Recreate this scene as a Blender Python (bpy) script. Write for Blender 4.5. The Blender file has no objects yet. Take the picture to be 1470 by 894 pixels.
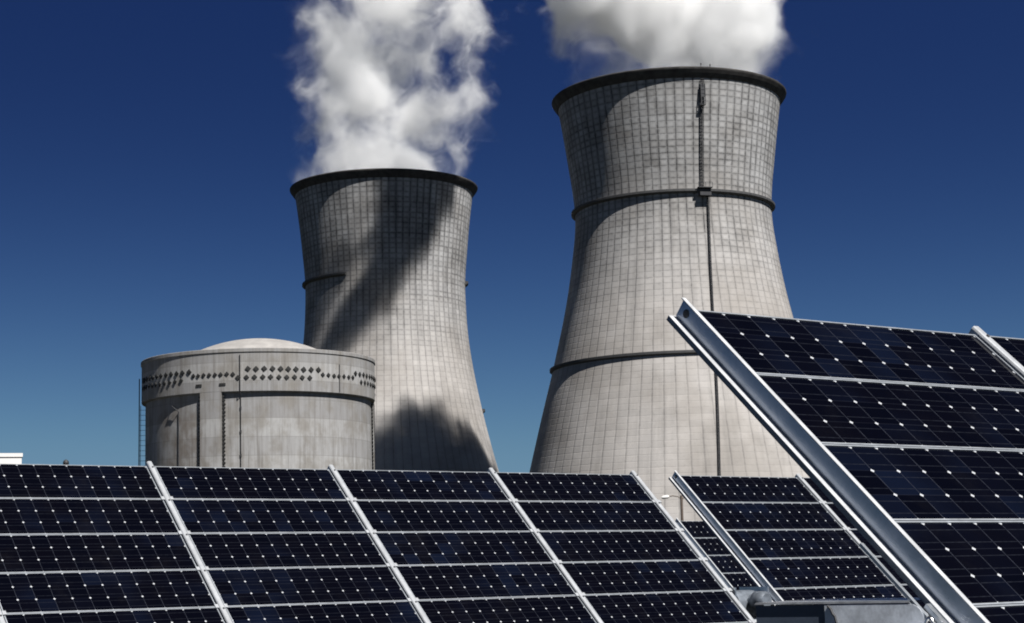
import bpy, math, random
from mathutils import Vector, Matrix
random.seed(7)
PI = math.pi
S = bpy.context.scene
COL = S.collection

# ------------------------------------------------------------------ render settings
S.render.engine = 'CYCLES'
S.view_settings.view_transform = 'Standard'
S.view_settings.look = 'None'
S.view_settings.exposure = 0.65
S.view_settings.gamma = 1.0
S.view_settings.use_curve_mapping = False
S.cycles.max_bounces = 12
S.cycles.volume_bounces = 10
S.cycles.adaptive_threshold = .02
S.cycles.volume_step_rate = 1.0
S.cycles.volume_max_steps = 160
S.cycles.use_denoising = True
S.render.film_transparent = False
S.cycles.filter_width = 1.9

# ------------------------------------------------------------------ mesh helper
class MB:
    def __init__(self):
        self.v = []; self.f = []; self.m = []; self.smooth = []
    def add(self, vs, fs, mat=0, smooth=False):
        o = len(self.v)
        self.v += [tuple(p) for p in vs]
        for f in fs:
            self.f.append(tuple(i + o for i in f)); self.m.append(mat); self.smooth.append(smooth)
    def box(self, x0, x1, y0, y1, z0, z1, mat=0, M=None):
        vs = [Vector((x, y, z)) for z in (z0, z1) for y in (y0, y1) for x in (x0, x1)]
        if M is not None: vs = [M @ p for p in vs]
        self.add(vs, [(0, 2, 3, 1), (4, 5, 7, 6), (0, 1, 5, 4), (2, 6, 7, 3), (0, 4, 6, 2), (1, 3, 7, 5)], mat)
    def tube(self, pts, r, n=8, mat=0, cap=True, smooth=True):
        pts = [Vector(p) for p in pts]
        rs = r if isinstance(r, (list, tuple)) else [r] * len(pts)
        rings = []; a = None
        for i, p in enumerate(pts):
            t = (pts[min(i + 1, len(pts) - 1)] - pts[max(i - 1, 0)]).normalized()
            if a is None:
                a = t.orthogonal().normalized()
            else:
                a = (a - t * a.dot(t)).normalized()
            b = t.cross(a)
            rings.append([p + (a * math.cos(2 * PI * k / n) + b * math.sin(2 * PI * k / n)) * rs[i] for k in range(n)])
        vs = [q for R in rings for q in R]
        fs = [(i * n + k, i * n + (k + 1) % n, (i + 1) * n + (k + 1) % n, (i + 1) * n + k)
              for i in range(len(pts) - 1) for k in range(n)]
        self.add(vs, fs, mat, smooth)
        if cap:
            self.add(rings[0], [tuple(range(n))[::-1]], mat); self.add(rings[-1], [tuple(range(n))], mat)
    def lathe(self, prof, n, mat=0, a0=0.0, a1=2 * PI, smooth=True, closed=False):
        full = abs(a1 - a0 - 2 * PI) < 1e-6
        cols = n if full else n + 1
        vs = []
        for k in range(cols):
            a = a0 + (a1 - a0) * k / n
            vs += [(r * math.cos(a), r * math.sin(a), z) for r, z in prof]
        L = len(prof); fs = []
        for k in range(n):
            k2 = (k + 1) % cols
            for j in range(L if closed else L - 1):
                j2 = (j + 1) % L
                fs.append((k * L + j, k2 * L + j, k2 * L + j2, k * L + j2))
        self.add(vs, fs, mat, smooth)
        if closed and not full:
            self.add(vs[:L], [tuple(range(L))], mat); self.add(vs[-L:], [tuple(range(L))[::-1]], mat)
    def build(self, name, mats, parent=None, matrix=None):
        me = bpy.data.meshes.new(name)
        me.from_pydata(self.v, [], self.f)
        if not isinstance(mats, (list, tuple)): mats = [mats]
        for m in mats: me.materials.append(m)
        me.polygons.foreach_set('material_index', self.m)
        me.polygons.foreach_set('use_smooth', self.smooth)
        me.update()
        return link(name, me, parent, matrix)

def link(name, data, parent=None, matrix=None):
    o = bpy.data.objects.new(name, data); COL.objects.link(o)
    if parent is not None: o.parent = parent
    if matrix is not None: o.matrix_local = matrix
    return o
def tag(o, label, cat, group=None, kind=None):
    o['label'] = label; o['category'] = cat
    if group: o['group'] = group
    if kind: o['kind'] = kind
    return o
def empty(name, matrix=None, parent=None):
    o = link(name, None, parent, matrix); o.empty_display_size = 0.3
    return o

# ------------------------------------------------------------------ node helper
class NT:
    def __init__(self, nt):
        self.nt = nt; nt.nodes.clear()
    def n(self, t, **kw):
        x = self.nt.nodes.new(t)
        for k, v in kw.items(): setattr(x, k, v)
        return x
    def put(self, sock, v):
        if isinstance(v, bpy.types.NodeSocket): self.nt.links.new(v, sock)
        elif v is not None: sock.default_value = v
    def m(self, op, a, b=None, c=None, clamp=False):
        x = self.n('ShaderNodeMath', operation=op, use_clamp=clamp)
        self.put(x.inputs[0], a)
        if b is not None: self.put(x.inputs[1], b)
        if c is not None: self.put(x.inputs[2], c)
        return x.outputs[0]
    def vm(self, op, a, b=None, out=0):
        x = self.n('ShaderNodeVectorMath', operation=op)
        self.put(x.inputs[0], a)
        if b is not None: self.put(x.inputs[1], b)
        return x.outputs[out]
    def sep(self, v):
        x = self.n('ShaderNodeSeparateXYZ'); self.put(x.inputs[0], v); return x.outputs
    def comb(self, a, b, c):
        x = self.n('ShaderNodeCombineXYZ')
        for i, q in enumerate((a, b, c)): self.put(x.inputs[i], q)
        return x.outputs[0]
    def coord(self, which='Object'):
        return self.n('ShaderNodeTexCoord').outputs[which]
    def noise(self, v, scale, detail=4, rough=.55, dist=0.0, dim='3D'):
        x = self.n('ShaderNodeTexNoise', noise_dimensions=dim)
        self.put(x.inputs['Vector'], v); self.put(x.inputs['Scale'], scale); self.put(x.inputs['Detail'], detail)
        self.put(x.inputs['Roughness'], rough); self.put(x.inputs['Distortion'], dist)
        return x.outputs[0]
    def white(self, v):
        x = self.n('ShaderNodeTexWhiteNoise', noise_dimensions='3D'); self.put(x.inputs['Vector'], v); return x.outputs['Value']
    def ss(self, v, a, b, o0=0.0, o1=1.0):
        x = self.n('ShaderNodeMapRange', interpolation_type='SMOOTHSTEP')
        for i, q in enumerate((v, a, b, o0, o1)): self.put(x.inputs[i], q)
        return x.outputs[0]
    def lin(self, v, a, b, o0=0.0, o1=1.0):
        x = self.n('ShaderNodeMapRange')
        for i, q in enumerate((v, a, b, o0, o1)): self.put(x.inputs[i], q)
        return x.outputs[0]
    def mix(self, f, a, b, blend='MIX'):
        x = self.n('ShaderNodeMix', data_type='RGBA', blend_type=blend)
        self.put(x.inputs[0], f)
        for i, q in ((6, a), (7, b)):
            if isinstance(q, tuple) and len(q) == 3: q = q + (1,)
            self.put(x.inputs[i], q)
        return x.outputs[2]
    def ramp(self, f, stops):
        x = self.n('ShaderNodeValToRGB'); self.put(x.inputs[0], f)
        e = x.color_ramp.elements
        while len(e) < len(stops): e.new(0.5)
        for q, (p, c) in zip(e, stops): q.position = p; q.color = tuple(c) + (1,)
        return x.outputs[0]
    def bump(self, h, strength, dist):
        x = self.n('ShaderNodeBump'); self.put(x.inputs['Height'], h)
        x.inputs['Strength'].default_value = strength; x.inputs['Distance'].default_value = dist
        return x.outputs[0]
    def pbsdf(self, col, rough=.8, metal=0.0, spec=.5, normal=None):
        x = self.n('ShaderNodeBsdfPrincipled')
        if isinstance(col, tuple) and len(col) == 3: col = col + (1,)
        self.put(x.inputs['Base Color'], col); self.put(x.inputs['Roughness'], rough); self.put(x.inputs['Metallic'], metal)
        self.put(x.inputs['Specular IOR Level'], spec)
        if normal is not None: self.put(x.inputs['Normal'], normal)
        o = self.n('ShaderNodeOutputMaterial'); self.nt.links.new(x.outputs[0], o.inputs['Surface'])
        return x
def mat(name):
    m = bpy.data.materials.new(name); m.use_nodes = True
    return m, NT(m.node_tree)

# ------------------------------------------------------------------ materials
def metal_mat(name, base, rough, metal, var=.25, scale=9.0, stretch=(1, 1, 1)):
    m, t = mat(name)
    co = t.vm('MULTIPLY', t.coord(), stretch)
    n1 = t.noise(co, scale, 5, .6); n2 = t.noise(co, scale * 6, 3, .6)
    f = t.m('ADD', t.m('MULTIPLY', n1, .7), t.m('MULTIPLY', n2, .3))
    c = t.mix(t.ss(f, .3, .7), tuple(b * (1 - var) for b in base), tuple(min(1, b * (1 + var)) for b in base))
    t.pbsdf(c, t.lin(f, .3, .7, rough - .08, rough + .1), metal, .5, t.bump(n2, .15, .002))
    return m
M_alu = metal_mat('anodised_aluminium', (.36, .385, .42), .42, .5, .14, 7, (1, .3, 1))
M_rail = metal_mat('mill_finish_rail', (.44, .455, .48), .40, .35, .10, 9)
M_edge = metal_mat('sunlit_flange', (.50, .51, .53), .45, .2, .15, 12)  # lit copy of the channel metal, sunlight painted into its colour
M_chan = metal_mat('shaded_zinc_channel', (.36, .40, .47), .34, .7, .12, 14)  # shaded copy of the channel metal, cool shade painted into its colour
M_galv = metal_mat('galvanised_steel', (.56, .59, .63), .36, .92, .16, 14)
M_box = metal_mat('weathered_zinc_sheet', (.55, .58, .63), .5, .25, .25, 16)
M_navy = metal_mat('shaded_blue_steel', (.05, .065, .095), .55, .0, .2, 10)  # navy colour paints in the shade on the housing's left part
M_dark = metal_mat('dark_steel', (.035, .036, .04), .6, .3, .3, 4)
M_bolt = metal_mat('bolt_steel', (.10, .10, .11), .5, .7, .3, 30)
M_motor = metal_mat('motor_grey', (.16, .18, .21), .45, .3, .3, 20)
M_chrome = metal_mat('bright_steel', (.75, .73, .70), .18, 1.0, .05, 20)
M_walk = metal_mat('walkway_steel', (.05, .05, .052), .75, .1, .3, .8)
M_white = metal_mat('white_render', (.70, .68, .66), .85, 0, .05, .3)

def cell_mat():
    m, t = mat('silicon_cells_behind_glass')
    co = t.coord(); x, y, z = t.sep(co)
    info = t.n('ShaderNodeObjectInfo'); rnd = info.outputs['Random']
    cx = t.m('DIVIDE', t.m('SUBTRACT', x, .0055), .09908)
    cy = t.m('DIVIDE', t.m('SUBTRACT', t.m('MULTIPLY', y, -1.0), .0055), .09953)
    def near(c):  return t.m('ABSOLUTE', t.m('SUBTRACT', t.m('FRACT', t.m('ADD', c, .5)), .5))
    fx, fy = near(cx), near(cy)
    diamond = t.ss(t.m('ADD', fx, fy), .078, .062)
    colline = t.ss(fx, .017, .011)
    rowline = t.ss(fy, .016, .010)
    ry = t.m('FRACT', cy)
    # the two printed conductors of each cell stop short of its edges
    bus = t.m('MULTIPLY', t.ss(t.m('ABSOLUTE', t.m('SUBTRACT', t.m('ABSOLUTE', t.m('SUBTRACT', ry, .5)), .24)), .020, .012), t.ss(fx, .03, .06))
    cellid = t.comb(t.m('FLOOR', cx), t.m('FLOOR', cy), t.m('MULTIPLY', rnd, 97.0))
    w = t.white(cellid)
    patch = t.noise(t.comb(t.m('ADD', x, t.m('MULTIPLY', rnd, 31.0)), y, rnd), 1.6, 2)
    cell_reflect_tint = t.m('MULTIPLY', t.ss(w, .2, 1.0), t.ss(patch, .40, .75))  # bluer cells at random, also painting in bluish reflections on the glass
    grain = t.noise(t.comb(x, y, t.m('MULTIPLY', rnd, 13.0)), 60, 3)
    base = t.mix(cell_reflect_tint, (.0012, .0014, .0034), (.004, .0075, .020))
    base = t.mix(t.m('MULTIPLY', t.ss(w, 0, .5), .35), base, (.0022, .0018, .0032))
    base = t.mix(t.m('MULTIPLY', bus, t.lin(grain, .35, .65, .35, .8)), base, (.016, .018, .025))
    base = t.mix(t.m('MULTIPLY', rowline, t.lin(w, 0, 1, .15, .5)), base, (.020, .022, .032))
    base = t.mix(t.m('MULTIPLY', colline, t.lin(grain, .35, .65, .55, 1.0)), base, (.030, .033, .045))
    base = t.mix(diamond, base, (.46, .475, .50))
    dust = t.noise(t.comb(t.m('MULTIPLY', x, 1.0), t.m('MULTIPLY', y, 1.0), rnd), 5, 5, .6)
    base = t.mix(t.ss(dust, .5, .85, 0, .008), base, (.35, .32, .28))
    t.pbsdf(base, t.lin(dust, .3, .8, .05, .10), 0, .32)
    return m
M_cell = cell_mat()

def tower_mat(name, seed, soot):
    m, t = mat(name)
    co = t.coord(); x, y, z = t.sep(co)
    ang = t.m('MULTIPLY', t.m('ADD', t.m('ARCTAN2', y, x), PI), 78 / (2 * PI))
    lift = t.m('DIVIDE', z, 1.62)
    def near(c): return t.m('ABSOLUTE', t.m('SUBTRACT', t.m('FRACT', t.m('ADD', c, .5)), .5))
    wob = t.noise(t.vm('ADD', co, (seed, 0, 0)), .35, 2)
    fa = near(t.m('ADD', ang, t.m('MULTIPLY', t.m('SUBTRACT', wob, .5), .10)))
    fl = near(t.m('ADD', lift, t.m('MULTIPLY', t.m('SUBTRACT', wob, .5), .22)))
    cid = t.comb(t.m('FLOOR', ang), t.m('FLOOR', lift), seed)
    w = t.white(cid)
    colw = t.white(t.comb(t.m('FLOOR', ang), 3.3, seed)); loww = t.white(t.comb(7.1, t.m('FLOOR', lift), seed))
    big = t.noise(t.vm('ADD', co, (seed * 3, 5, 0)), .035, 5, .6)
    streak = t.noise(t.comb(t.m('MULTIPLY', ang, .9), t.m('MULTIPLY', z, .03), seed), 1.0, 5, .65)
    fine = t.noise(co, 1.3, 5, .7)
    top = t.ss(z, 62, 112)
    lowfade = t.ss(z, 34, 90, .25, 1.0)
    blot = t.noise(t.vm('ADD', co, (seed, 9, 4)), .16, 5, .65)
    base = t.mix(top, (.44, .417, .400), (.435, .436, .44))
    base = t.mix(t.m('MULTIPLY', t.ss(w, 0, 1), t.lin(top, 0, 1, .14, .34)), base, (.17, .17, .175))
    base = t.mix(t.m('MULTIPLY', loww, t.lin(top, 0, 1, .16, .26)), base, (.22, .21, .20))
    base = t.mix(t.m('MULTIPLY', colw, .10), base, (.22, .20, .18))
    base = t.mix(t.ss(big, .40, .66, 0, .55), base, (.20, .18, .16))
    base = t.mix(t.m('MULTIPLY', t.ss(blot, .45, .75), t.lin(top, 0, 1, .16, .50)), base, (.13, .125, .12))
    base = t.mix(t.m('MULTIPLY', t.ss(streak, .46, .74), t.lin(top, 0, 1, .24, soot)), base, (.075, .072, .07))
    # dirt gathered along the formwork joints, heavier high up
    jw = t.m('MULTIPLY', t.lin(fine, .3, .7, .55, 1.35), t.lin(blot, .3, .7, .65, 1.25))
    rj = t.white(t.comb(t.m('FLOOR', t.m('ADD', ang, .5)), t.m('FLOOR', t.m('DIVIDE', lift, 3.0)), seed + 2))
    rh = t.white(t.comb(t.m('FLOOR', t.m('DIVIDE', ang, 4.0)), t.m('FLOOR', t.m('ADD', lift, .5)), seed + 5))
    soft = t.lin(top, 0, 1, .10, .50)
    jv = t.m('MULTIPLY', t.m('MULTIPLY', t.m('ADD', t.m('MULTIPLY', t.ss(fa, .36, .04), soft), t.ss(fa, .075, .03, 0, .42)), jw), t.lin(rj, 0, 1, .8, 1.1))
    jh = t.m('MULTIPLY', t.m('MULTIPLY', t.m('ADD', t.m('MULTIPLY', t.ss(fl, .40, .04), soft), t.ss(fl, .085, .03, 0, .34)), jw), t.m('MULTIPLY', lowfade, .85))
    vfade = t.ss(z, 20, 95, .62, 1.0)
    j = t.m('MAXIMUM', t.m('MULTIPLY', jv, vfade), t.m('MULTIPLY', jh, t.lin(rh, 0, 1, .5, 1.1)), clamp=True)
    base = t.mix(j, base, (.045, .044, .046))
    base = t.mix(t.ss(fine, .55, .8, 0, .35), base, (.16, .15, .14))
    h = t.m('ADD', t.m('MULTIPLY', t.ss(fa, .10, .04), -1.0), t.m('MULTIPLY', t.ss(fl, .10, .04), -.5))
    h = t.m('ADD', h, t.m('MULTIPLY', fine, .4))
    t.pbsdf(base, .9, 0, .25, t.bump(h, .35, .12))
    return m
M_towerR = tower_mat('ribbed_tower_concrete', 1.7, .30)
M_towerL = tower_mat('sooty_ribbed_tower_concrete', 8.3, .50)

def rim_mat():
    m, t = mat('shade_dark_rim_concrete')
    n1 = t.noise(t.coord(), .5, 5, .65)
    t.pbsdf(t.mix(t.ss(n1, .3, .7), (.035, .033, .033), (.07, .067, .065)), .9, 0, .2)  # near-black tone puts the overhang's shade into the rim colour
    return m
M_rim = rim_mat()

def reactor_mat():
    m, t = mat('weathered_containment_concrete')
    co = t.coord(); x, y, z = t.sep(co)
    ang = t.m('ARCTAN2', y, x)
    lift = t.m('DIVIDE', t.m('SUBTRACT', z, 1.2), 3.15)
    blk = t.m('MULTIPLY', ang, 26 / (2 * PI))
    def near(c): return t.m('ABSOLUTE', t.m('SUBTRACT', t.m('FRACT', t.m('ADD', c, .5)), .5))
    bandw = t.white(t.comb(t.m('FLOOR', lift), 2.0, 4.0))
    cellw = t.white(t.comb(t.m('FLOOR', lift), t.m('FLOOR', blk), 9.0))
    big = t.noise(t.comb(t.m('MULTIPLY', ang, 6.0), t.m('MULTIPLY', z, .22), 1.0), 1.0, 5, .6)
    streak = t.noise(t.comb(t.m('MULTIPLY', ang, 34.0), t.m('MULTIPLY', z, .07), 1.0), 1.0, 5, .7)
    fine = t.noise(co, 1.6, 6, .7)
    base = t.mix(bandw, (.215, .212, .214), (.37, .368, .366))
    base = t.mix(t.m('MULTIPLY', cellw, .35), base, (.25, .245, .245))
    base = t.mix(t.ss(big, .40, .66, 0, .7), base, (.185, .17, .15))
    base = t.mix(t.ss(streak, .46, .70, 0, .65), base, (.13, .12, .11))
    base = t.mix(t.ss(streak, .46, .25, 0, .35), base, (.48, .48, .48))
    base = t.mix(t.ss(fine, .52, .8, 0, .35), base, (.15, .145, .14))
    # the broad brown run-off stain on the lower right of the wall
    stain = t.m('MULTIPLY', t.ss(t.m('ABSOLUTE', t.m('SUBTRACT', ang, -.72)), .36, .12), t.ss(z, 32.2, 30))
    stain = t.m('MULTIPLY', stain, t.ss(t.noise(t.comb(t.m('MULTIPLY', ang, 9.0), t.m('MULTIPLY', z, .3), 7.0), 1.0, 4), .35, .6))
    base = t.mix(t.m('MULTIPLY', stain, .6), base, (.13, .105, .085))
    j = t.m('MAXIMUM', t.ss(near(lift), .035, .012, 0, .30), t.ss(near(blk), .012, .004, 0, .25))
    base = t.mix(j, base, (.12, .115, .11))
    t.pbsdf(base, .9, 0, .25, t.bump(fine, .3, .06))
    return m
M_reactor = reactor_mat()
def dome_mat():
    m, t = mat('pale_dome_concrete')
    n1 = t.noise(t.coord(), .4, 6, .65)
    t.pbsdf(t.mix(t.ss(n1, .35, .7), (.26, .248, .24), (.35, .335, .322)), .9, 0, .2)
    return m
M_dome = dome_mat()
def ground_mat():
    m, t = mat('dry_gravelly_ground')
    co = t.coord(); a = t.noise(co, .05, 6, .6); b = t.noise(co, 2.5, 6, .7); c = t.noise(co, 14, 4, .7)
    base = t.mix(t.ss(a, .38, .62), (.030, .026, .020), (.024, .028, .013))
    base = t.mix(t.ss(b, .4, .7, 0, .6), base, (.045, .039, .030))
    base = t.mix(t.ss(c, .5, .75, 0, .6), base, (.03, .028, .022))
    t.pbsdf(base, .95, 0, .15, t.bump(c, .6, .05))
    return m
M_ground = ground_mat()

# ------------------------------------------------------------------ camera
EYE = 1.6
PITCH, ROLL, FPX = 0.1486, 0.0253, 2568.1
cam_d = bpy.data.cameras.new('camera'); cam = bpy.data.objects.new('camera', cam_d); COL.objects.link(cam)
cam_d.sensor_width = 36; cam_d.lens = 36 * FPX / 1470
cam_d.clip_start = .1; cam_d.clip_end = 20000
cam.matrix_world = Matrix.Translation((0, 0, EYE)) @ Matrix.Rotation(PI / 2 + PITCH, 4, 'X') @ Matrix.Rotation(-ROLL, 4, 'Z')
S.camera = cam

# ------------------------------------------------------------------ sun and sky
SAZ, SEL = math.radians(36), math.radians(51.5)      # azimuth: right of straight-behind-the-camera
sunv = Vector((math.sin(SAZ) * math.cos(SEL), -math.cos(SAZ) * math.cos(SEL), math.sin(SEL)))
sd = bpy.data.lights.new('sun', 'SUN'); sd.energy = 5.0; sd.angle = math.radians(.53); sd.color = (1, .975, .935)
so = bpy.data.objects.new('sun', sd); COL.objects.link(so)
so.rotation_mode = 'QUATERNION'; so.rotation_quaternion = sunv.to_track_quat('Z', 'Y'); so.location = (60, -80, 120)
W = bpy.data.worlds.new('World'); S.world = W; W.use_nodes = True
t = NT(W.node_tree)
dirv = t.vm('NORMALIZE', t.coord('Generated'))
dx, dy, dz = t.sep(dirv)
lift_z = t.m('ADD', t.m('MULTIPLY', t.m('POWER', t.m('MAXIMUM', dz, 0.0), 2.0), 9.0), .08)
skyv = t.vm('NORMALIZE', t.comb(dx, dy, lift_z))
sky = t.n('ShaderNodeTexSky'); sky.sky_type = 'NISHITA'; sky.sun_disc = False
sky.sun_elevation = SEL; sky.sun_rotation = math.atan2(sunv.x, sunv.y)
sky.altitude = 1500; sky.air_density = 1.0; sky.dust_density = .3; sky.ozone_density = 2.5
t.put(sky.inputs['Vector'], skyv)
bg = t.n('ShaderNodeBackground'); bg.inputs['Strength'].default_value = .06
# deep, saturated slide-film rendering of the clear sky: per-channel response curve
sc_ = t.n('ShaderNodeSeparateColor'); t.put(sc_.inputs[0], sky.outputs[0])
cc_ = t.n('ShaderNodeCombineColor')
for i, (ref, val, ex, top) in enumerate(((.0369, .0066, 1.52, .090), (.0648, .0188, 1.41, .168), (.1274, .0730, .99, .255))):
    v = t.m('MULTIPLY', t.m('POWER', t.m('MULTIPLY', sc_.outputs[i], .06 / ref), ex), val)
    v = t.m('MULTIPLY', t.m('SMOOTH_MIN', v, top, top * .2), t.ss(dz, .32, .56, 1.0, .14))   # upper sky out of view dimmed to cut fill in the shadows
    t.put(cc_.inputs[i], t.m('DIVIDE', v, .06))
t.put(bg.inputs['Color'], cc_.outputs[0])
ow = t.n('ShaderNodeOutputWorld'); t.put(ow.inputs['Surface'], bg.outputs[0])

# ------------------------------------------------------------------ ground
g = MB(); g.add([(-9000, -3000, 0), (9000, -3000, 0), (9000, 15000, 0), (-9000, 15000, 0)], [(0, 1, 2, 3)])
o = g.build('ground', M_ground); o['kind'] = 'structure'

# ------------------------------------------------------------------ solar arrays
AZ, TILT = math.radians(54.077), math.radians(41.835)
D_ = Vector((math.sin(AZ), math.cos(AZ), 0)); H_ = Vector((-math.cos(AZ), math.sin(AZ), 0))
S_ = H_ * math.cos(TILT) + Vector((0, 0, math.sin(TILT))); N_ = D_.cross(S_)
U, V, NV = 1.25, .3126, 8
MW, MH = 1.20, .3096
def mod_mesh():
    b = MB(); fr = .0055
    b.add([(fr, -fr, 0), (fr, -MH + fr, 0), (MW - fr, -MH + fr, 0), (MW - fr, -fr, 0)], [(0, 1, 2, 3)], 1)
    def prism(x0, x1, y0, y1): b.box(x0, x1, y0, y1, -.032, .0035)
    prism(0, MW, -fr, 0); prism(0, MW, -MH, -MH + fr); prism(0, fr, -MH + fr, -fr); prism(MW - fr, MW, -MH + fr, -fr)
    b.add([(fr, -fr, -.006), (fr, -MH + fr, -.006), (MW - fr, -MH + fr, -.006), (MW - fr, -fr, -.006)], [(3, 2, 1, 0)], 2)
    b.box(.52, .68, -.19, -.12, -.03, -.0065, 3)
    me_o = b.build('solar_module', [M_alu, M_cell, M_white, M_dark])
    me = me_o.data; bpy.data.objects.remove(me_o)
    return me
MODULE = mod_mesh()
LEN = NV * V
def rail_mesh():      # raised hat section that clamps the modules of two bays
    b = MB(); w = .017
    pr = [(-w, -.05), (-w, .009), (-w + .003, .015), (-w + .008, .018), (w - .008, .018), (w - .003, .015), (w, .009), (w, -.05)]
    y0, y1 = .028, -LEN - .03
    n = len(pr)
    vs = [(x, y, z) for y in (y0, y1) for x, z in pr]
    b.add(vs, [(i, i + n, (i + 1) % n + n, (i + 1) % n) for i in range(n)]); b.add(vs[:n], [tuple(range(n))[::-1]]); b.add(vs[n:], [tuple(range(n))])
    return b
def clip_boxes(b):
    for j in range(NV + 1):
        y = -j * V
        b.tube([(0, y - .03, .0175), (0, y - .03, .0225)], .0065, 6, 1)
        if j == 0: continue
        for s in (-1, 1): b.box(s * .028 - .010, s * .028 + .010, y - .014, y + .014, .0045, .012)
def channel_mesh():   # open C section along the free end of an array
    b = MB(); y0, y1 = .054, -LEN - .04
    t_ = .003
    pr = [(.024, .0065), (.010, .0065), (.010, .0035), (.024 - t_, .0035), (.024 - t_, -.056), (-.006, -.056), (-.006, -.072), (-.006 + t_, -.072),
          (-.006 + t_, -.059), (.024, -.059)]
    n = len(pr)
    vs = [(x, y, z) for y in (y0, y1) for x, z in pr]
    for i in range(n): b.add([vs[i], vs[(i + 1) % n], vs[(i + 1) % n + n], vs[i + n]], [(0, 1, 2, 3)], 3 if i in (0, 1, 4) else (4 if i in (5, 6) else 0))  # flanges coloured as sunlit, web and lip coloured as shaded
    b.add(vs[:n], [tuple(range(n))]); b.add(vs[n:], [tuple(range(n))[::-1]])
    return b
def as_mesh(b, name, mats):
    o = b.build(name, mats); me = o.data; bpy.data.objects.remove(o); return me
rb = rail_mesh(); clip_boxes(rb); RAIL = as_mesh(rb, 'rail', [M_rail, M_bolt])
cb = channel_mesh()
cb.tube([(.0208, .02, -.026), (.0198, .02, -.026)], .013, 14, 2)
CHANNEL = as_mesh(cb, 'end_channel', [M_chan, M_bolt, M_dark, M_edge, M_motor])  # motor grey serves as the painted shade of the lip

def tilt_matrix(origin, base):
    M = Matrix.Identity(4)
    for c, ax in enumerate((D_, S_, N_)):
        for r in range(3): M[r][c] = ax[r]
    M.translation = origin
    return base.inverted() @ M
def array(label, O, first, count, left_channel, posts, overhang=(0.0, 0.0)):
    O = Vector(O) + Vector((0, 0, EYE))
    mid = O + D_ * (first * U + .3) - S_ * (LEN / 2) - N_ * .14
    base = Matrix.Translation((mid.x, mid.y, 0)) @ Matrix.Rotation(PI / 2 - AZ, 4, 'Z')
    root = empty('solar_array', base); tag(root, label, 'solar array', 'tilted solar arrays in parallel rows')
    T = tilt_matrix(O, base)
    for k in range(first, first + count):
        bay = empty('solar_panel', T @ Matrix.Translation((k * U, 0, 0)), root)
        for j in range(NV):
            link('solar_module', MODULE, bay, Matrix.Translation((.025, -j * V - .0015 + random.uniform(-.0006, .0006), 0)))
    for k in range(first, first + count + 1):
        if k == first and left_channel: link('end_channel', CHANNEL, root, T @ Matrix.Translation((k * U, 0, 0)))
        else: link('rail', RAIL, root, T @ Matrix.Translation((k * U, 0, 0)))
    tb = MB(); yc, zc = -LEN / 2, -.135
    tb.tube([(first * U - overhang[0], yc, zc), ((first + count) * U + overhang[1], yc, zc)], .062, 20)
    tb.build('torque_tube', M_galv, root, T)
    for k in range(first, first + count + 1):
        s = MB(); s.box(k * U - .02, k * U + .02, yc - .08, yc + .08, zc + .060, -.051 if not (k == first and left_channel) else -.060)
        s.build('tube_saddle', M_galv, root, T)
    for q in posts:
        p = base.inverted() @ (O + D_ * (q * U) + S_ * yc + N_ * zc)
        b = MB()
        b.box(p.x - .05, p.x + .05, p.y - .006, p.y + .006, 0, p.z - .05)
        for s_ in (-1, 1): b.box(p.x + s_ * .05 - .006, p.x + s_ * .05 + .006, p.y - .05, p.y + .05, 0, p.z - .05)
        b.tube([(p.x - .04, p.y, p.z), (p.x + .04, p.y, p.z)], .082, 20)
        b.build('post', M_galv, root)
    return root, T
OA = Vector((-2.1885, 10.7178, .7227)); ON = Vector((.5191, 5.0307, .7433)); OB = Vector((1.9324, 21.2891, .632))
GAP = .3849
array('long solar array of the middle row, ending by the street lamp', OA, -2, 5, False, (-1.5, .5, 2.5), (.1, .16))
array('solar array of the middle row standing alone right of the drive motor', OA + D_ * (3 * U + GAP + .02), 0, 2, True, (.5, 1.5), (.16, .1))
near_root, near_T = array('large near solar array rising over the tower base, with wide open end channel', ON - D_ * .025, 0, 3, True, (.5, 2.5), (.10, .1))
b = MB(); b.box(-.034, -.024, -LEN, -.93, -.082, -.074); b.build('edge_strut', M_alu, near_root, near_T)
array('small distant solar array seen through the gap behind the drive motor', OB - D_ * .05, 0, 2, True, (.5, 1.5), (.1, .1))

# drive motor in the gap of the middle row
def drive_motor():
    c = OA + Vector((0, 0, EYE)) + D_ * (3 * U + GAP / 2 + .01) - S_ * (LEN / 2) - N_ * .135
    base = Matrix.Translation((c.x, c.y, 0)) @ Matrix.Rotation(PI / 2 - AZ, 4, 'Z')
    r = empty('drive_motor', base); tag(r, 'grey tracker drive motor on a steel post in the gap between two arrays', 'drive motor')
    z = c.z
    b = MB(); b.box(-.05, .05, -.05, .05, 0, z - .13); b.box(-.09, .09, -.10, .10, z - .13, z - .115); b.build('post', M_galv, r)
    b = MB(); b.tube([(-.10, 0, z), (.10, 0, z)], .10, 24); b.tube([(-.125, 0, z), (-.10, 0, z)], .085, 20); b.tube([(.10, 0, z), (.125, 0, z)], .085, 20)
    b.build('gearbox', M_motor, r)
    b = MB(); pts = [(.02, -.10, z + .03), (.02, -.13, z + .03)]
    b.tube(pts, .045, 18); b.tube([(.02, -.13, z + .03), (.02, -.14, z + .03), (.02, -.22, z + .03), (.02, -.24, z + .03)], [.050, .062, .062, .045], 22)
    b.build('motor_housing', M_motor, r)
    for x in (-.15, .15):
        b = MB()
        b.box(x - .006, x + .006, -.12, .16, z - .10, z + .12)
        b.build('bracket', M_galv, r)
    b = MB(); b.tube([(.02, -.20, z - .03), (.02, -.21, z - .12), (.03, -.22, z - .26), (.05, -.07, z - .42), (.05, -.06, .2)], .012, 8)
    b.build('cable', M_dark, r)
drive_motor()

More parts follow.
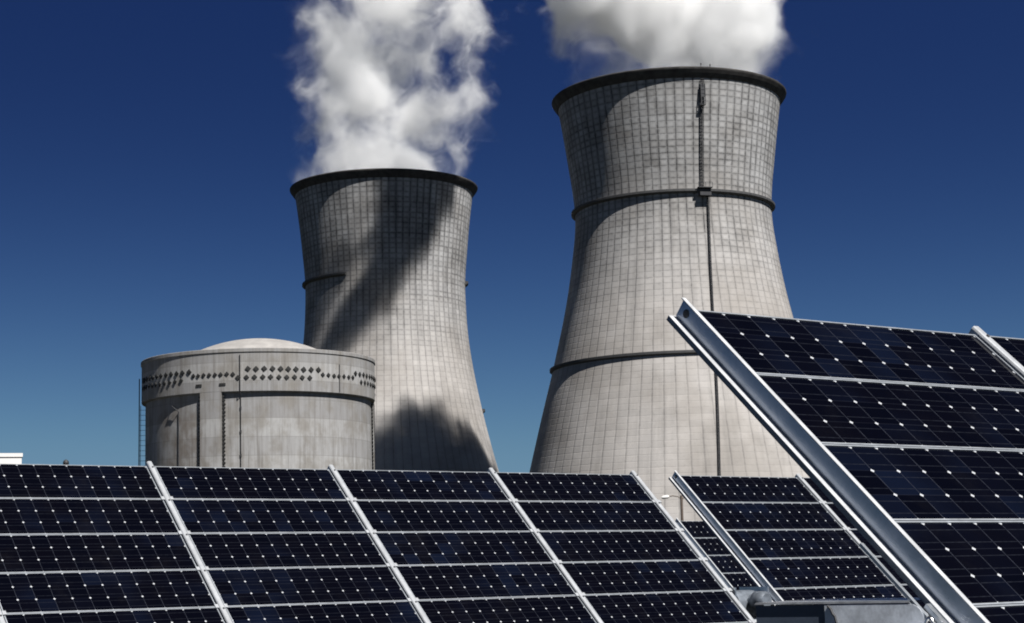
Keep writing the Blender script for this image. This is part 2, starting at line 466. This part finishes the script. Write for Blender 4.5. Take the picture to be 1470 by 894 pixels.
# sheet steel drive housing at the end of the near array's torque tube
def drive_housing():
    zt = 1.53; Rgt = Vector((.962, 4.318, 0))
    q = math.radians(16); Dq = D_ * math.cos(q) + H_ * math.sin(q); Hq = H_ * math.cos(q) - D_ * math.sin(q)
    base = Matrix.Translation(Rgt + Hq * .232)
    for c_, ax in enumerate((Dq, Hq * .80, Vector((0, 0, 1)))):
        for r_ in range(3): base[r_][c_] = ax[r_]
    r = empty('drive_housing', base); tag(r, 'grey folded sheet steel drive housing beside the near array end channel', 'drive housing')
    # local: x along the row (0 = visible face), y from -.29 (sunny front end) to +.29, z up
    def rounded(y0, y1, z0, z1, rad, corner_left=True):
        pts = [(y0, z0), (y1, z0), (y1, z1)]
        for k in range(7):
            a = PI / 2 + k / 6 * PI / 2
            pts.append((y0 + rad + rad * math.cos(a), z1 - rad + rad * math.sin(a)))
        return pts
    def plate(pts, x0, x1, name, m, parent=r):
        b = MB(); n = len(pts)
        vs = [(x, y, z) for x in (x0, x1) for y, z in pts]
        b.add(vs, [(i, i + n, (i + 1) % n + n, (i + 1) % n) for i in range(n)]); b.add(vs[:n], [tuple(range(n))]); b.add(vs[n:], [tuple(range(n))[::-1]])
        return b.build(name, m, parent)
    plate(rounded(-.29, .042, zt - .088, zt - .012, .045), 0, .004, 'cover_plate', M_box)
    plate([(.030, zt - .088), (.030, zt - .30), (-.02, zt - .30), (-.02, zt - .088)][::-1], 0, .004, 'cover_plate', M_box)
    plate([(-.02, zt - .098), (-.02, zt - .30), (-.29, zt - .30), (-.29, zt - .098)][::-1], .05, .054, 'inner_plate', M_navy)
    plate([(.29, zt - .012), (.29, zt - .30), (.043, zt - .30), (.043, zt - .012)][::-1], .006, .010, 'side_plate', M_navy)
    b = MB(); b.add([(-.001, -.243, zt - .0090), (-.001, .29, zt - .0090), (.006, .29, zt - .004), (.006, -.243, zt - .004), (.30, .29, zt - .002), (.30, -.243, zt - .002)], [(0, 3, 2, 1), (3, 5, 4, 2)])
    b.build('top_flange', M_galv, r)
    # torn folded seam
    b = MB(); sy = [(.028, zt - .014), (.018, zt - .022), (.012, zt - .034), (.004, zt - .040), (.000, zt - .056), (-.006, zt - .062), (-.010, zt - .088)]
    b.tube([(-.004, y, z) for y, z in sy], .0035, 6); b.build('seam', M_dark, r)
    b = MB(); b.box(0, .004, .14, .18, zt - .105, zt - .075); b.box(-.006, 0, .145, .175, zt - .10, zt - .08); b.build('latch', M_dark, r)
    b = MB(); b.box(.004, .30, -.288, .288, zt - .306, zt - .301); b.box(.10, .30, .285, .288, zt - .30, zt - .012); b.build('back_shell', M_box, r)
    b = MB(); b.box(.12, .20, -.04, .04, 0, zt - .307); b.build('post', M_galv, r)
    b = MB(); pts = [(-.01, -.312 + .016 * math.cos(a), zt - .085 + .04 * math.sin(a)) for a in [PI * .75 - k * PI / 9 for k in range(9)]]
    b.tube(pts + [(-.005, -.298, zt - .20), (.03, -.25, zt - .29)], .006, 10); b.build('conduit', M_chrome, r)
    return r
drive_housing()

# ------------------------------------------------------------------ cooling towers
def spline(pts, z):
    n = len(pts)
    for i in range(n - 1):
        if pts[i][0] <= z <= pts[i + 1][0] or i == n - 2:
            z0, r0 = pts[i]; z1, r1 = pts[i + 1]
            def sl(k):
                a, b = max(k - 1, 0), min(k + 1, n - 1)
                return (pts[b][1] - pts[a][1]) / (pts[b][0] - pts[a][0])
            h = z1 - z0; u = (z - z0) / h
            return ((2 * u**3 - 3 * u**2 + 1) * r0 + (u**3 - 2 * u**2 + u) * h * sl(i) + (-2 * u**3 + 3 * u**2) * r1 + (u**3 - u**2) * h * sl(i + 1))
PR_R = [(0, 47.4), (15, 44.1), (30.6, 40.3), (44, 36.9), (58, 33.2), (75, 29.3), (90.5, 26.9), (97, 26.4), (103, 26.7), (112, 27.85), (119, 28.8), (126.2, 29.9), (130, 30.6)]
PR_L = [(0, 44.6), (15, 41.2), (30, 37.3), (44, 33.6), (56, 30.8), (69.5, 28.2), (81, 26.7), (93, 26.1), (100, 26.2), (108, 26.9), (116, 27.7), (126.2, 29.0), (130, 29.7)]
def tower(label, xy, prof, shell_m, rings, ladder):
    r = empty('cooling_tower', Matrix.Translation((xy[0], xy[1], 0))); tag(r, label, 'cooling tower', 'ribbed concrete cooling towers')
    H = 130.0
    zs = [H * k / 78 for k in range(78)] + [127.4]
    zs = sorted(set(z for z in zs if z <= 127.4))
    out = [(spline(prof, z), z) for z in zs]
    inn = [(spline(prof, z) - .7, z) for z in zs[::-1]]
    b = MB(); b.lathe(out, 234); b.lathe([(spline(prof, 127.4) - .7, 129.6)] + inn, 117); b.build('shell', shell_m, r)
    Rw = spline(prof, 127.4); Rr = Rw + 1.75
    b = MB(); b.lathe([(Rw - .7, 127.4), (Rw + .03, 127.4), (Rw + .35, 127.55), (Rw + 1.1, 128.5), (Rr - .12, 129.3), (Rr, 129.62), (Rr - .03, 129.8), (Rr - .2, 129.95), (Rw - .7, 130.0)], 234, closed=True, smooth=False)
    rim = b.build('rim', M_rim, r)
    for z, a0, a1 in rings:
        Ri = spline(prof, z); b = MB(); n = max(8, int(abs(a1 - a0) / (2 * PI) * 234))
        b.lathe([(Ri - .1, z - 1.25), (Ri + .35, z - 1.25), (Ri + 1.0, z - .85), (Ri + 1.0, z - .28), (Ri + .93, z - .22), (Ri - .1, z - .10)], n, 0, a0, a1, False, True)
        b.build('walkway_ring', M_walk, r)
    for a, z0, z1, w, lean in ladder:
        b = MB(); steps = [z0 + (z1 - z0) * k / 40 for k in range(41)]
        def P(z, off, side):
            an = a - math.radians(lean) * max(0.0, (97.0 - z) / 67.0)
            ca, sa = math.cos(an), math.sin(an); tx, ty = -sa, ca
            R = spline(prof, z) + off
            return (R * ca + tx * side, R * sa + ty * side, z)
        for s_ in (-w / 2, w / 2): b.tube([P(z, .35, s_) for z in steps], .09, 5)
        z = z0 + .4
        while z < z1:
            b.tube([P(z, .35, -w / 2), P(z, .35, w / 2)], .05, 4, cap=False)
            z += .8
        lad = b.build('ladder', M_dark, r)
        b = MB(); z = z0 + 1
        while z < z1:
            b.tube([P(z, .35 + .5 * math.sin(q), -w / 2 * math.cos(q) * 1.1) for q in [PI * k / 8 for k in range(9)]], .05, 4, cap=False)
            z += 1.6
        for q in (.25, .5, .75): b.tube([P(z_, .35 + .5 * math.sin(q * PI), -w / 2 * math.cos(q * PI) * 1.1) for z_ in steps], .05, 4)
        b.build('safety_cage', M_dark, lad)
    return r, P if ladder else None
TR = Vector((44.1, 474.0)); TL = Vector((-41.2, 578.0))
def face(T, deg):    # polar angle on a tower, deg measured right of the direction back to the camera
    return math.atan2(-T.y, -T.x) + math.radians(deg)
rR, PF = tower('taller looking right cooling tower with two full walkway rings and a dark ladder', TR, PR_R, M_towerR,
      [(99.3, 0, 2 * PI), (56.9, 0, 2 * PI)],
      [(face(TR, 16.8), 99.5, 127.2, .9, 0), (face(TR, 20.0), 2.0, 98.0, .5, 7.5)])
a = face(TR, 16.9); R0 = spline(PR_R, 124)
b = MB()
Mx = Matrix.Translation((math.cos(a) * (R0 + .55), math.sin(a) * (R0 + .55), 121.2)) @ Matrix.Rotation(a, 4, 'Z')
b.box(-.6, .55, -.6, .6, -1.0, -.85, 0, Mx)
for y in (-.55, .55):
    for x in (-.5, .5): b.box(x - .08, x + .08, y - .08, y + .08, -.85, 4.6, 0, Mx)
for z in (.1, 1.0, 2.0, 3.0, 4.0):
    b.box(.42, .52, -.47, .47, z, z + .12, 0, Mx)
b.box(.40, .44, -.47, .47, 1.2, 4.5, 0, Mx)
b.build('landing_cage', M_dark, rR)
a = face(TR, 17.5); b = MB()
Mx = Matrix.Translation((math.cos(a) * 26.9, math.sin(a) * 26.9, 99.3)) @ Matrix.Rotation(a, 4, 'Z')
b.box(.2, 1.7, -1.9, 1.9, -.2, .0, 0, Mx); b.box(.2, 1.6, -1.5, 1.5, -2.2, -1.3, 0, Mx)
for y in (-1.85, 1.85, 0): b.box(1.6, 1.7, y - .05, y + .05, 0, 1.2, 0, Mx)
b.box(1.6, 1.7, -1.9, 1.9, 1.1, 1.2, 0, Mx)
b.build('ladder_landing', M_dark, rR)
for deg, hh in ((16.0, .7), (20.5, .5)):
    a = face(TR, deg); b = MB()
    q = (math.cos(a) * 31.2, math.sin(a) * 31.2)
    b.tube([(q[0], q[1], 129.9), (q[0], q[1], 129.9 + hh)], .09, 8); b.tube([(q[0], q[1], 129.9 + hh), (q[0], q[1], 130.3 + hh)], [.22, .15], 10)
    b.build('warning_lamp', M_dark, rR)
aL = lambda d: face(TL, d)
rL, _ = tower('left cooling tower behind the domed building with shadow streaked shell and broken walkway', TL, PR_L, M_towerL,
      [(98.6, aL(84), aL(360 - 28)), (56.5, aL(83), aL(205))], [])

# ------------------------------------------------------------------ reactor building
def reactor():
    az = math.radians(-8.143); D = 323.0
    c = Vector((math.sin(az) * D, math.cos(az) * D))
    r = empty('reactor_building', Matrix.Translation((c.x, c.y, 0)) @ Matrix.Rotation(math.atan2(-c.y, -c.x), 4, 'Z'))   # local +x looks at the camera
    tag(r, 'round concrete reactor building with shallow dome and rows of dark diamond anchors', 'reactor building')
    RW, RR, ZB, ZT = 20.0, 20.7, 33.9, 41.3
    pol = lambda deg: math.radians(deg)             # deg to the right as seen from the camera
    def pos(deg, R, z): return (R * math.cos(pol(deg)), R * math.sin(pol(deg)), z)
    b = MB(); b.lathe([(RW, 0), (RW, ZB + .05)], 180); b.build('wall', M_reactor, r)
    b = MB(); b.lathe([(RW - .5, ZB), (RR - .12, ZB), (RR, ZB + .15), (RR, ZT - .75), (RR + .16, ZT - .62), (RR + .16, ZT - .08), (RR + .08, ZT), (RW - 3.5, ZT + .05)], 180, closed=True, smooth=False)
    ring = b.build('ring_girder', M_reactor, r)
    rho = 27.0; b = MB(); prof = []
    zt = 45.5
    for k in range(25):
        q = 15.6 * (1 - k / 24.0); prof.append((max(q, .001), zt - rho + math.sqrt(rho * rho - q * q)))
    b.lathe([(16.0, 41.30), (16.0, prof[0][1] - .15)] + prof, 128); b.build('dome', M_dome, r)
    # three pilasters 120 degrees apart
    for cdeg in (-23.2, 96.8, 216.8):
        b = MB(); b.lathe([(RW - .3, 0), (RR - .02, 0), (RR - .02, ZB + 1.0), (RW - .3, ZB + 1.0)], 12, 0, pol(cdeg - 5.4), pol(cdeg + 5.4), False, True)
        p_ = b.build('pilaster', M_reactor, r)
        for e in (-6.1, 6.1):
            b = MB(); z = 1.0; k = 0
            while z < ZB - .4:
                hh = .21
                d_ = cdeg + e + random.uniform(-.12, .12)
                M_ = Matrix.Translation(pos(d_, RW + .16, z)) @ Matrix.Rotation(pol(d_), 4, 'Z') @ Matrix.Rotation(PI / 4 + random.uniform(-.2, .2), 4, 'X')
                b.box(-.22, .20, -hh, hh, -hh, hh, 0, M_)
                z += .66; k += 1
            o = b.build('tendon_anchors', M_anchor, p_); o['kind'] = 'stuff'
            b = MB(); d_ = cdeg + e * .98
            M_ = Matrix.Translation(pos(d_, RR, ZB + 1.35)) @ Matrix.Rotation(pol(d_), 4, 'Z')
            b.box(-.3, .10, -.55, .55, -.22, .22, 0, M_); b.build('recess_shade', M_anchor, p_)  # dark box painted in for the shade inside a notch
    # anchors on the ring girder
    am = None
    rows = [(-34.6, -3.8, 12, 37.65, 1), (-39.4, -3.8, 11, 36.3, .9), (-32.2, 2.84, 8, 36.95, .8), (-5.2, 3.77, 10, 37.75, 1), (-9.7, 3.77, 10, 36.35, .92),
            (31.2, 3.28, 7, 36.95, .8), (53.2, 3.9, 9, 37.75, .9), (58.5, 3.9, 7, 36.4, .85)]
    for (d0, st, n, z, sc) in rows:
        for k in range(n):
            d_ = d0 + st * k + random.uniform(-.15, .15)
            M_ = Matrix.Translation(pos(d_, RR, z + random.uniform(-.04, .04))) @ Matrix.Rotation(pol(d_), 4, 'Z')
            M_ = M_ @ Matrix.Diagonal((1, sc, sc, 1)) @ Matrix.Rotation(random.uniform(-.12, .12), 4, 'X')
            if am is None:
                b = MB(); R45 = Matrix.Rotation(PI / 4, 4, 'X')
                b.box(-.1, .14, -.36, .36, -.36, .36, 0, R45); b.box(.14, .19, -.24, .24, -.24, .24, 0, R45)
                ao = b.build('tendon_anchor', M_anchor, ring, M_); am = ao.data
            else: link('tendon_anchor', am, ring, M_)
    b = MB(); b.tube([pos(-8.9, RR + .12, 40.2), pos(-8.9, RR + .12, 33.8), pos(-8.9, RW + .12, 33.2), pos(-8.9, RW + .12, 1)], .085, 6)
    for z in range(3, 34, 4): b.tube([pos(-8.9, RW + .1, z), pos(-8.9, RW + .1, z + .5)], .16, 6)
    b.build('conductor_pipe', M_dark, r)
    b = MB(); b.tube([pos(-47, RW + .05, 32.4), pos(-46, RW + .5, 32.2), pos(-43, RW + .5, 31.5), pos(-42.5, RW + .1, 31.2), pos(-42.5, RW + .1, 22)], .09, 6)
    b.build('drain_pipe', M_dark, r)
    b = MB(); b.tube([pos(41.2, RR + .12, 39.0), pos(41.2, RR + .12, 34.2)], .06, 6); b.build('drain_pipe', M_dark, r)
    for d_ in (-91, 88.6):
        b = MB(); off = 1.15 if d_ < 0 else .55
        for s_ in (-.35, .35):
            q = d_ + math.degrees(s_ / RW)
            b.tube([pos(q, RW + off, 1), pos(q, RW + off, 38.6 if d_ < 0 else 33.5)], .07, 5)
        for s_ in (.1, 1.0):
            if d_ < 0: b.tube([pos(d_, RW + s_ - .1, 1), pos(d_, RW + s_ - .1, 33.8)], .05, 5)
        z = 1.5
        while z < (38 if d_ < 0 else 33):
            b.tube([pos(d_ - 1, RW + off, z), pos(d_ + 1, RW + off, z)], .045, 4)
            if int(z * 10) % 3 == 0 or d_ < 0 and z < 33.5: b.tube([pos(d_, RW - .05, z), pos(d_, RW + off, z)], .045, 4)
            z += .9
        b.build('ladder', M_dark, r)
M_anchor = metal_mat('anchor_cap_paint', (.012, .012, .012), .7, .0, .4, 1.5)
reactor()

# ------------------------------------------------------------------ distant small things
def white_building():
    r = empty('white_building', Matrix.Translation((-87.6, 261, 0)) @ Matrix.Rotation(math.radians(17.5), 4, 'Z')); tag(r, 'plain white flat roofed block at the far left edge behind the panels', 'building')
    b = MB(); b.box(-15, 15, 0, 22, 0, 21.4); b.build('wall', M_white, r)
    b = MB(); b.box(-15.15, 15.15, -.15, 22.15, 21.4, 21.95); b.build('roof', M_white, r)
    for x in (-9.8, -3, 4.2, 11):
        for z in (3.5, 8.5, 13.5):
            f = MB(); f.box(x - 1.1, x + 1.1, -.06, .0, z, z + 1.6); f.build('window', M_dark, r)
    for x in (10.7, 12.2):
        f = MB(); f.box(x - .6, x + .6, -.08, 0, 20.0, 20.35); f.build('vent', M_motor, r)
white_building()
M_lampp = metal_mat('brown_lamp_post_paint', (.10, .075, .06), .6, 0, .2, 3)
r = empty('street_lamp', Matrix.Translation((15.66, 171, 0))); tag(r, 'slim street lamp with one curved arm in front of the right tower', 'street lamp')
b = MB(); b.tube([(0, 0, 0), (0, 0, .3), (0, 0, 9.1)], [.15, .14, .13], 10); b.build('pole', M_lampp, r)
b = MB(); b.tube([(0, 0, 8.75), (-.3, 0, 8.98), (-.8, 0, 9.08), (-1.3, 0, 9.0)], .045, 8); b.tube([(0, 0, 8.7), (.35, 0, 8.95), (.55, 0, 9.1)], .05, 8); b.build('arm', M_lampp, r)
b = MB(); b.tube([(-1.15, 0, 9.02), (-1.3, 0, 9.0), (-1.75, 0, 8.95), (-1.9, 0, 8.93)], [.07, .17, .17, .08], 12); b.build('lamp_head', M_white, r)
r = empty('vent_pipe', Matrix.Translation((-10.05, 40, 0))); tag(r, 'thin vent pipe whose round black cap peeks over the long array', 'vent pipe')
b = MB(); b.tube([(0, 0, 0), (0, 0, 4.42)], .05, 10); b.build('pipe', M_dark, r)
b = MB(); b.lathe([(.001, 4.36), (.05, 4.37), (.07, 4.41), (.06, 4.46), (.03, 4.49), (.001, 4.50)], 16); b.build('cap', M_dark, r)

# ------------------------------------------------------------------ steam plumes
def fbm_dir(v, seed):
    x, y, z = v
    s = 0
    for k, (fx, fy, fz, am) in enumerate(((.07, .05, .06, 1), (.13, .16, .11, .6), (.27, .23, .21, .35))):
        s += am * math.sin(fx * x + seed + k) * math.cos(fy * y + 2 * seed + k) + am * .7 * math.sin(fz * z + 3 * seed + x * fx * .5)
    return s
def plume(label, xy, path, blobs, seed, dens, gain, cut, top=None):
    """path: (z, cx, cy, r) rings of the lumpy outer skin; blobs: (cx, cy, cz, rx, ry, rz, amount) thick clumps of steam"""
    b = MB(); n = 48; z0, z1 = path[0][0], path[-1][0]; m = int((z1 - z0) / 2.5)
    vs = []
    for i in range(m + 1):
        z = z0 + (z1 - z0) * i / m
        for k in range(len(path) - 1):
            if path[k][0] <= z <= path[k + 1][0] + 1e-6: break
        a_, c_ = path[k], path[k + 1]; u = (z - a_[0]) / (c_[0] - a_[0]); u = u * u * (3 - 2 * u)
        cx, cy, rr = (a_[j] + (c_[j] - a_[j]) * u for j in (1, 2, 3))
        for q in range(n):
            an = 2 * PI * q / n
            grow = min(1, max(0, (z - 130.5) / 12))
            R = rr + grow * 1.7 * fbm_dir((cx + rr * math.cos(an), cy + rr * math.sin(an), z), seed)
            vs.append((cx + R * math.cos(an), cy + R * math.sin(an), z))
    fs = [(i * n + q, i * n + (q + 1) % n, (i + 1) * n + (q + 1) % n, (i + 1) * n + q) for i in range(m) for q in range(n)]
    b.add(vs, fs, 0, True); b.add(vs[:n], [tuple(range(n))[::-1]]); b.add(vs[-n:], [tuple(range(n))])
    mt, t = mat('steam'); co = t.coord()
    fld = None
    x0_, y0_, z_ = t.sep(co)
    wn = t.n('ShaderNodeTexNoise'); t.put(wn.inputs['Vector'], t.vm('ADD', co, (seed * 17, seed * 5, seed * 9)))
    wn.inputs['Scale'].default_value = .055; wn.inputs['Detail'].default_value = 2.0
    warp = t.vm('MULTIPLY', t.vm('SUBTRACT', wn.outputs['Color'], (.5, .5, .5)), (22, 22, 20))
    grow = t.ss(z_, 128, 146, .15, 1.0)
    cw = t.vm('ADD', co, t.vm('MULTIPLY', warp, t.comb(grow, grow, grow)))
    x_, y_, _z = t.sep(cw)
    for k, (cx, cy, cz, rx, ry, rz, am) in enumerate(blobs):
        if k == 0:      # the main column: widens and leans with height (cz = sideways drift per metre, rz = widening per metre)
            hgt = t.m('MAXIMUM', t.m('SUBTRACT', z_, 130.0), 0.0)
            rad = t.m('ADD', t.m('MULTIPLY', hgt, rz), rx)
            ax = t.m('SUBTRACT', x_, t.m('MULTIPLY_ADD', hgt, cz, cx))
            ln = t.m('DIVIDE', t.vm('LENGTH', t.comb(ax, t.m('SUBTRACT', y_, cy), 0.0), out=1), rad)
        else:
            q = t.vm('MULTIPLY', t.vm('SUBTRACT', cw, (cx, cy, cz)), (1 / rx, 1 / ry, 1 / rz))
            ln = t.vm('LENGTH', q, out=1)
        if am < 0:      # a thinner hollow
            fld = t.m('SUBTRACT', fld, t.m('MULTIPLY', t.ss(ln, 1.0, .2), -am)); continue
        f = t.m('MULTIPLY', t.m('SUBTRACT', 1.0, ln), am)
        if k == 0 and top: f = t.m('SUBTRACT', f, t.ss(z_, top[0], top[1], 0, 4.0))
        if k == 0: f = t.m('MINIMUM', f, .60)
        fld = f if fld is None else t.m('MAXIMUM', fld, f)
    fld = t.m('MINIMUM', fld, 1.3)
    wv = t.vm('ADD', co, (seed * 17, seed * 5, seed * 9))
    n1 = t.noise(t.vm('ADD', wv, t.vm('MULTIPLY', warp, (1.3, 1.3, 1.3))), .052, 5.0, .68)
    grow = t.ss(z_, 127, 146, .40, 1.0)
    fld = t.m('ADD', fld, t.m('MULTIPLY', t.m('MULTIPLY', t.m('SUBTRACT', n1, .52), gain), grow))
    e_ = t.ss(fld, cut, cut + .85)
    d = t.m('MULTIPLY', t.m('MULTIPLY', e_, e_), dens)
    pv = t.n('ShaderNodeVolumePrincipled'); t.put(pv.inputs['Color'], (.998, .998, .998, 1)); t.put(pv.inputs['Density'], d)
    pv.inputs['Anisotropy'].default_value = -.20
    mt.cycles.volume_step_rate = .5
    ou = t.n('ShaderNodeOutputMaterial'); t.put(ou.inputs['Volume'], pv.outputs[0])
    o = b.build('steam_plume', mt, None, Matrix.Translation((xy[0], xy[1], 0)))
    tag(o, label, 'steam plume', 'steam plumes over the cooling towers')
    return o
# offsets across the sun: +e is to the right as the sun sees it
E_ = Vector((math.cos(SAZ), math.sin(SAZ)))
def ep(w): return (E_.x * w, E_.y * w)
plume('bright white steam plume rising from the right cooling tower', TR,
      [(127.5, 0, 0, 28.6), (131, 0, 0, 29.8), (137, 0, 0, 39), (145, 0, 0, 42), (162, *ep(-4), 41), (185, *ep(-9), 39), (215, *ep(-25), 34), (262, *ep(-20), 33), (290, *ep(-12), 28)],
      [(1, 0, -.03, 33.5, 0, .12, 2.3), (6, 0, 120, 25, 25, 34, 1.5), (18, -4, 150, 19, 24, 26, 2.0),
       (*ep(-28), 161, 13, 20, 20, 3.2), (*ep(-15), 161, 15, 24, 22, 4.2), (*ep(-3), 155, 18, 24, 19, 4.0), (*ep(13), 153, 15, 22, 17, 3.2),  # clumps topping out of view, shaped for the mound of shadow on the left tower
       (35, -3, 143, 11, 10, 10, .62), (-18, -10, 140, 15, 18, 14, -.45),
       (*ep(-31), 233, 11, 14, 12, 1.9), (*ep(-24), 241, 14, 18, 14, 2.2), (*ep(-15), 252, 15, 22, 16, 2.4), (*ep(-12), 268, 17, 24, 20, 2.4), (*ep(-33), 258, 12, 16, 20, 1.3)],  # unseen upper clumps, added and shaped to throw shadow on the left tower
      2.0, .23, 2.5, .26, top=(158, 166))
plume('taller billowing steam plume with blue grey hollows over the left cooling tower', TL,
      [(127.5, 0, 0, 28.0), (131, 0, 0, 29.5), (137, -1, 0, 39), (146, -1, 0, 42), (160, 1, 0, 44), (180, 8, 0, 52), (205, 14, 0, 56), (225, 20, 0, 54)],
      [(-2, 0, .12, 35, 0, .05, 2.6), (5, 0, 126, 25, 24, 30, 1.9), (-11, -4, 170, 18, 24, 26, 2.0), (4, 0, 198, 34, 30, 24, 1.4), (38, 0, 184, 22, 16, 15, .6),
       (15, -14, 167, 18, 34, 15, -.55), (-26, -12, 142, 8, 22, 10, -.30)],
      5.0, .18, 2.7, .26)
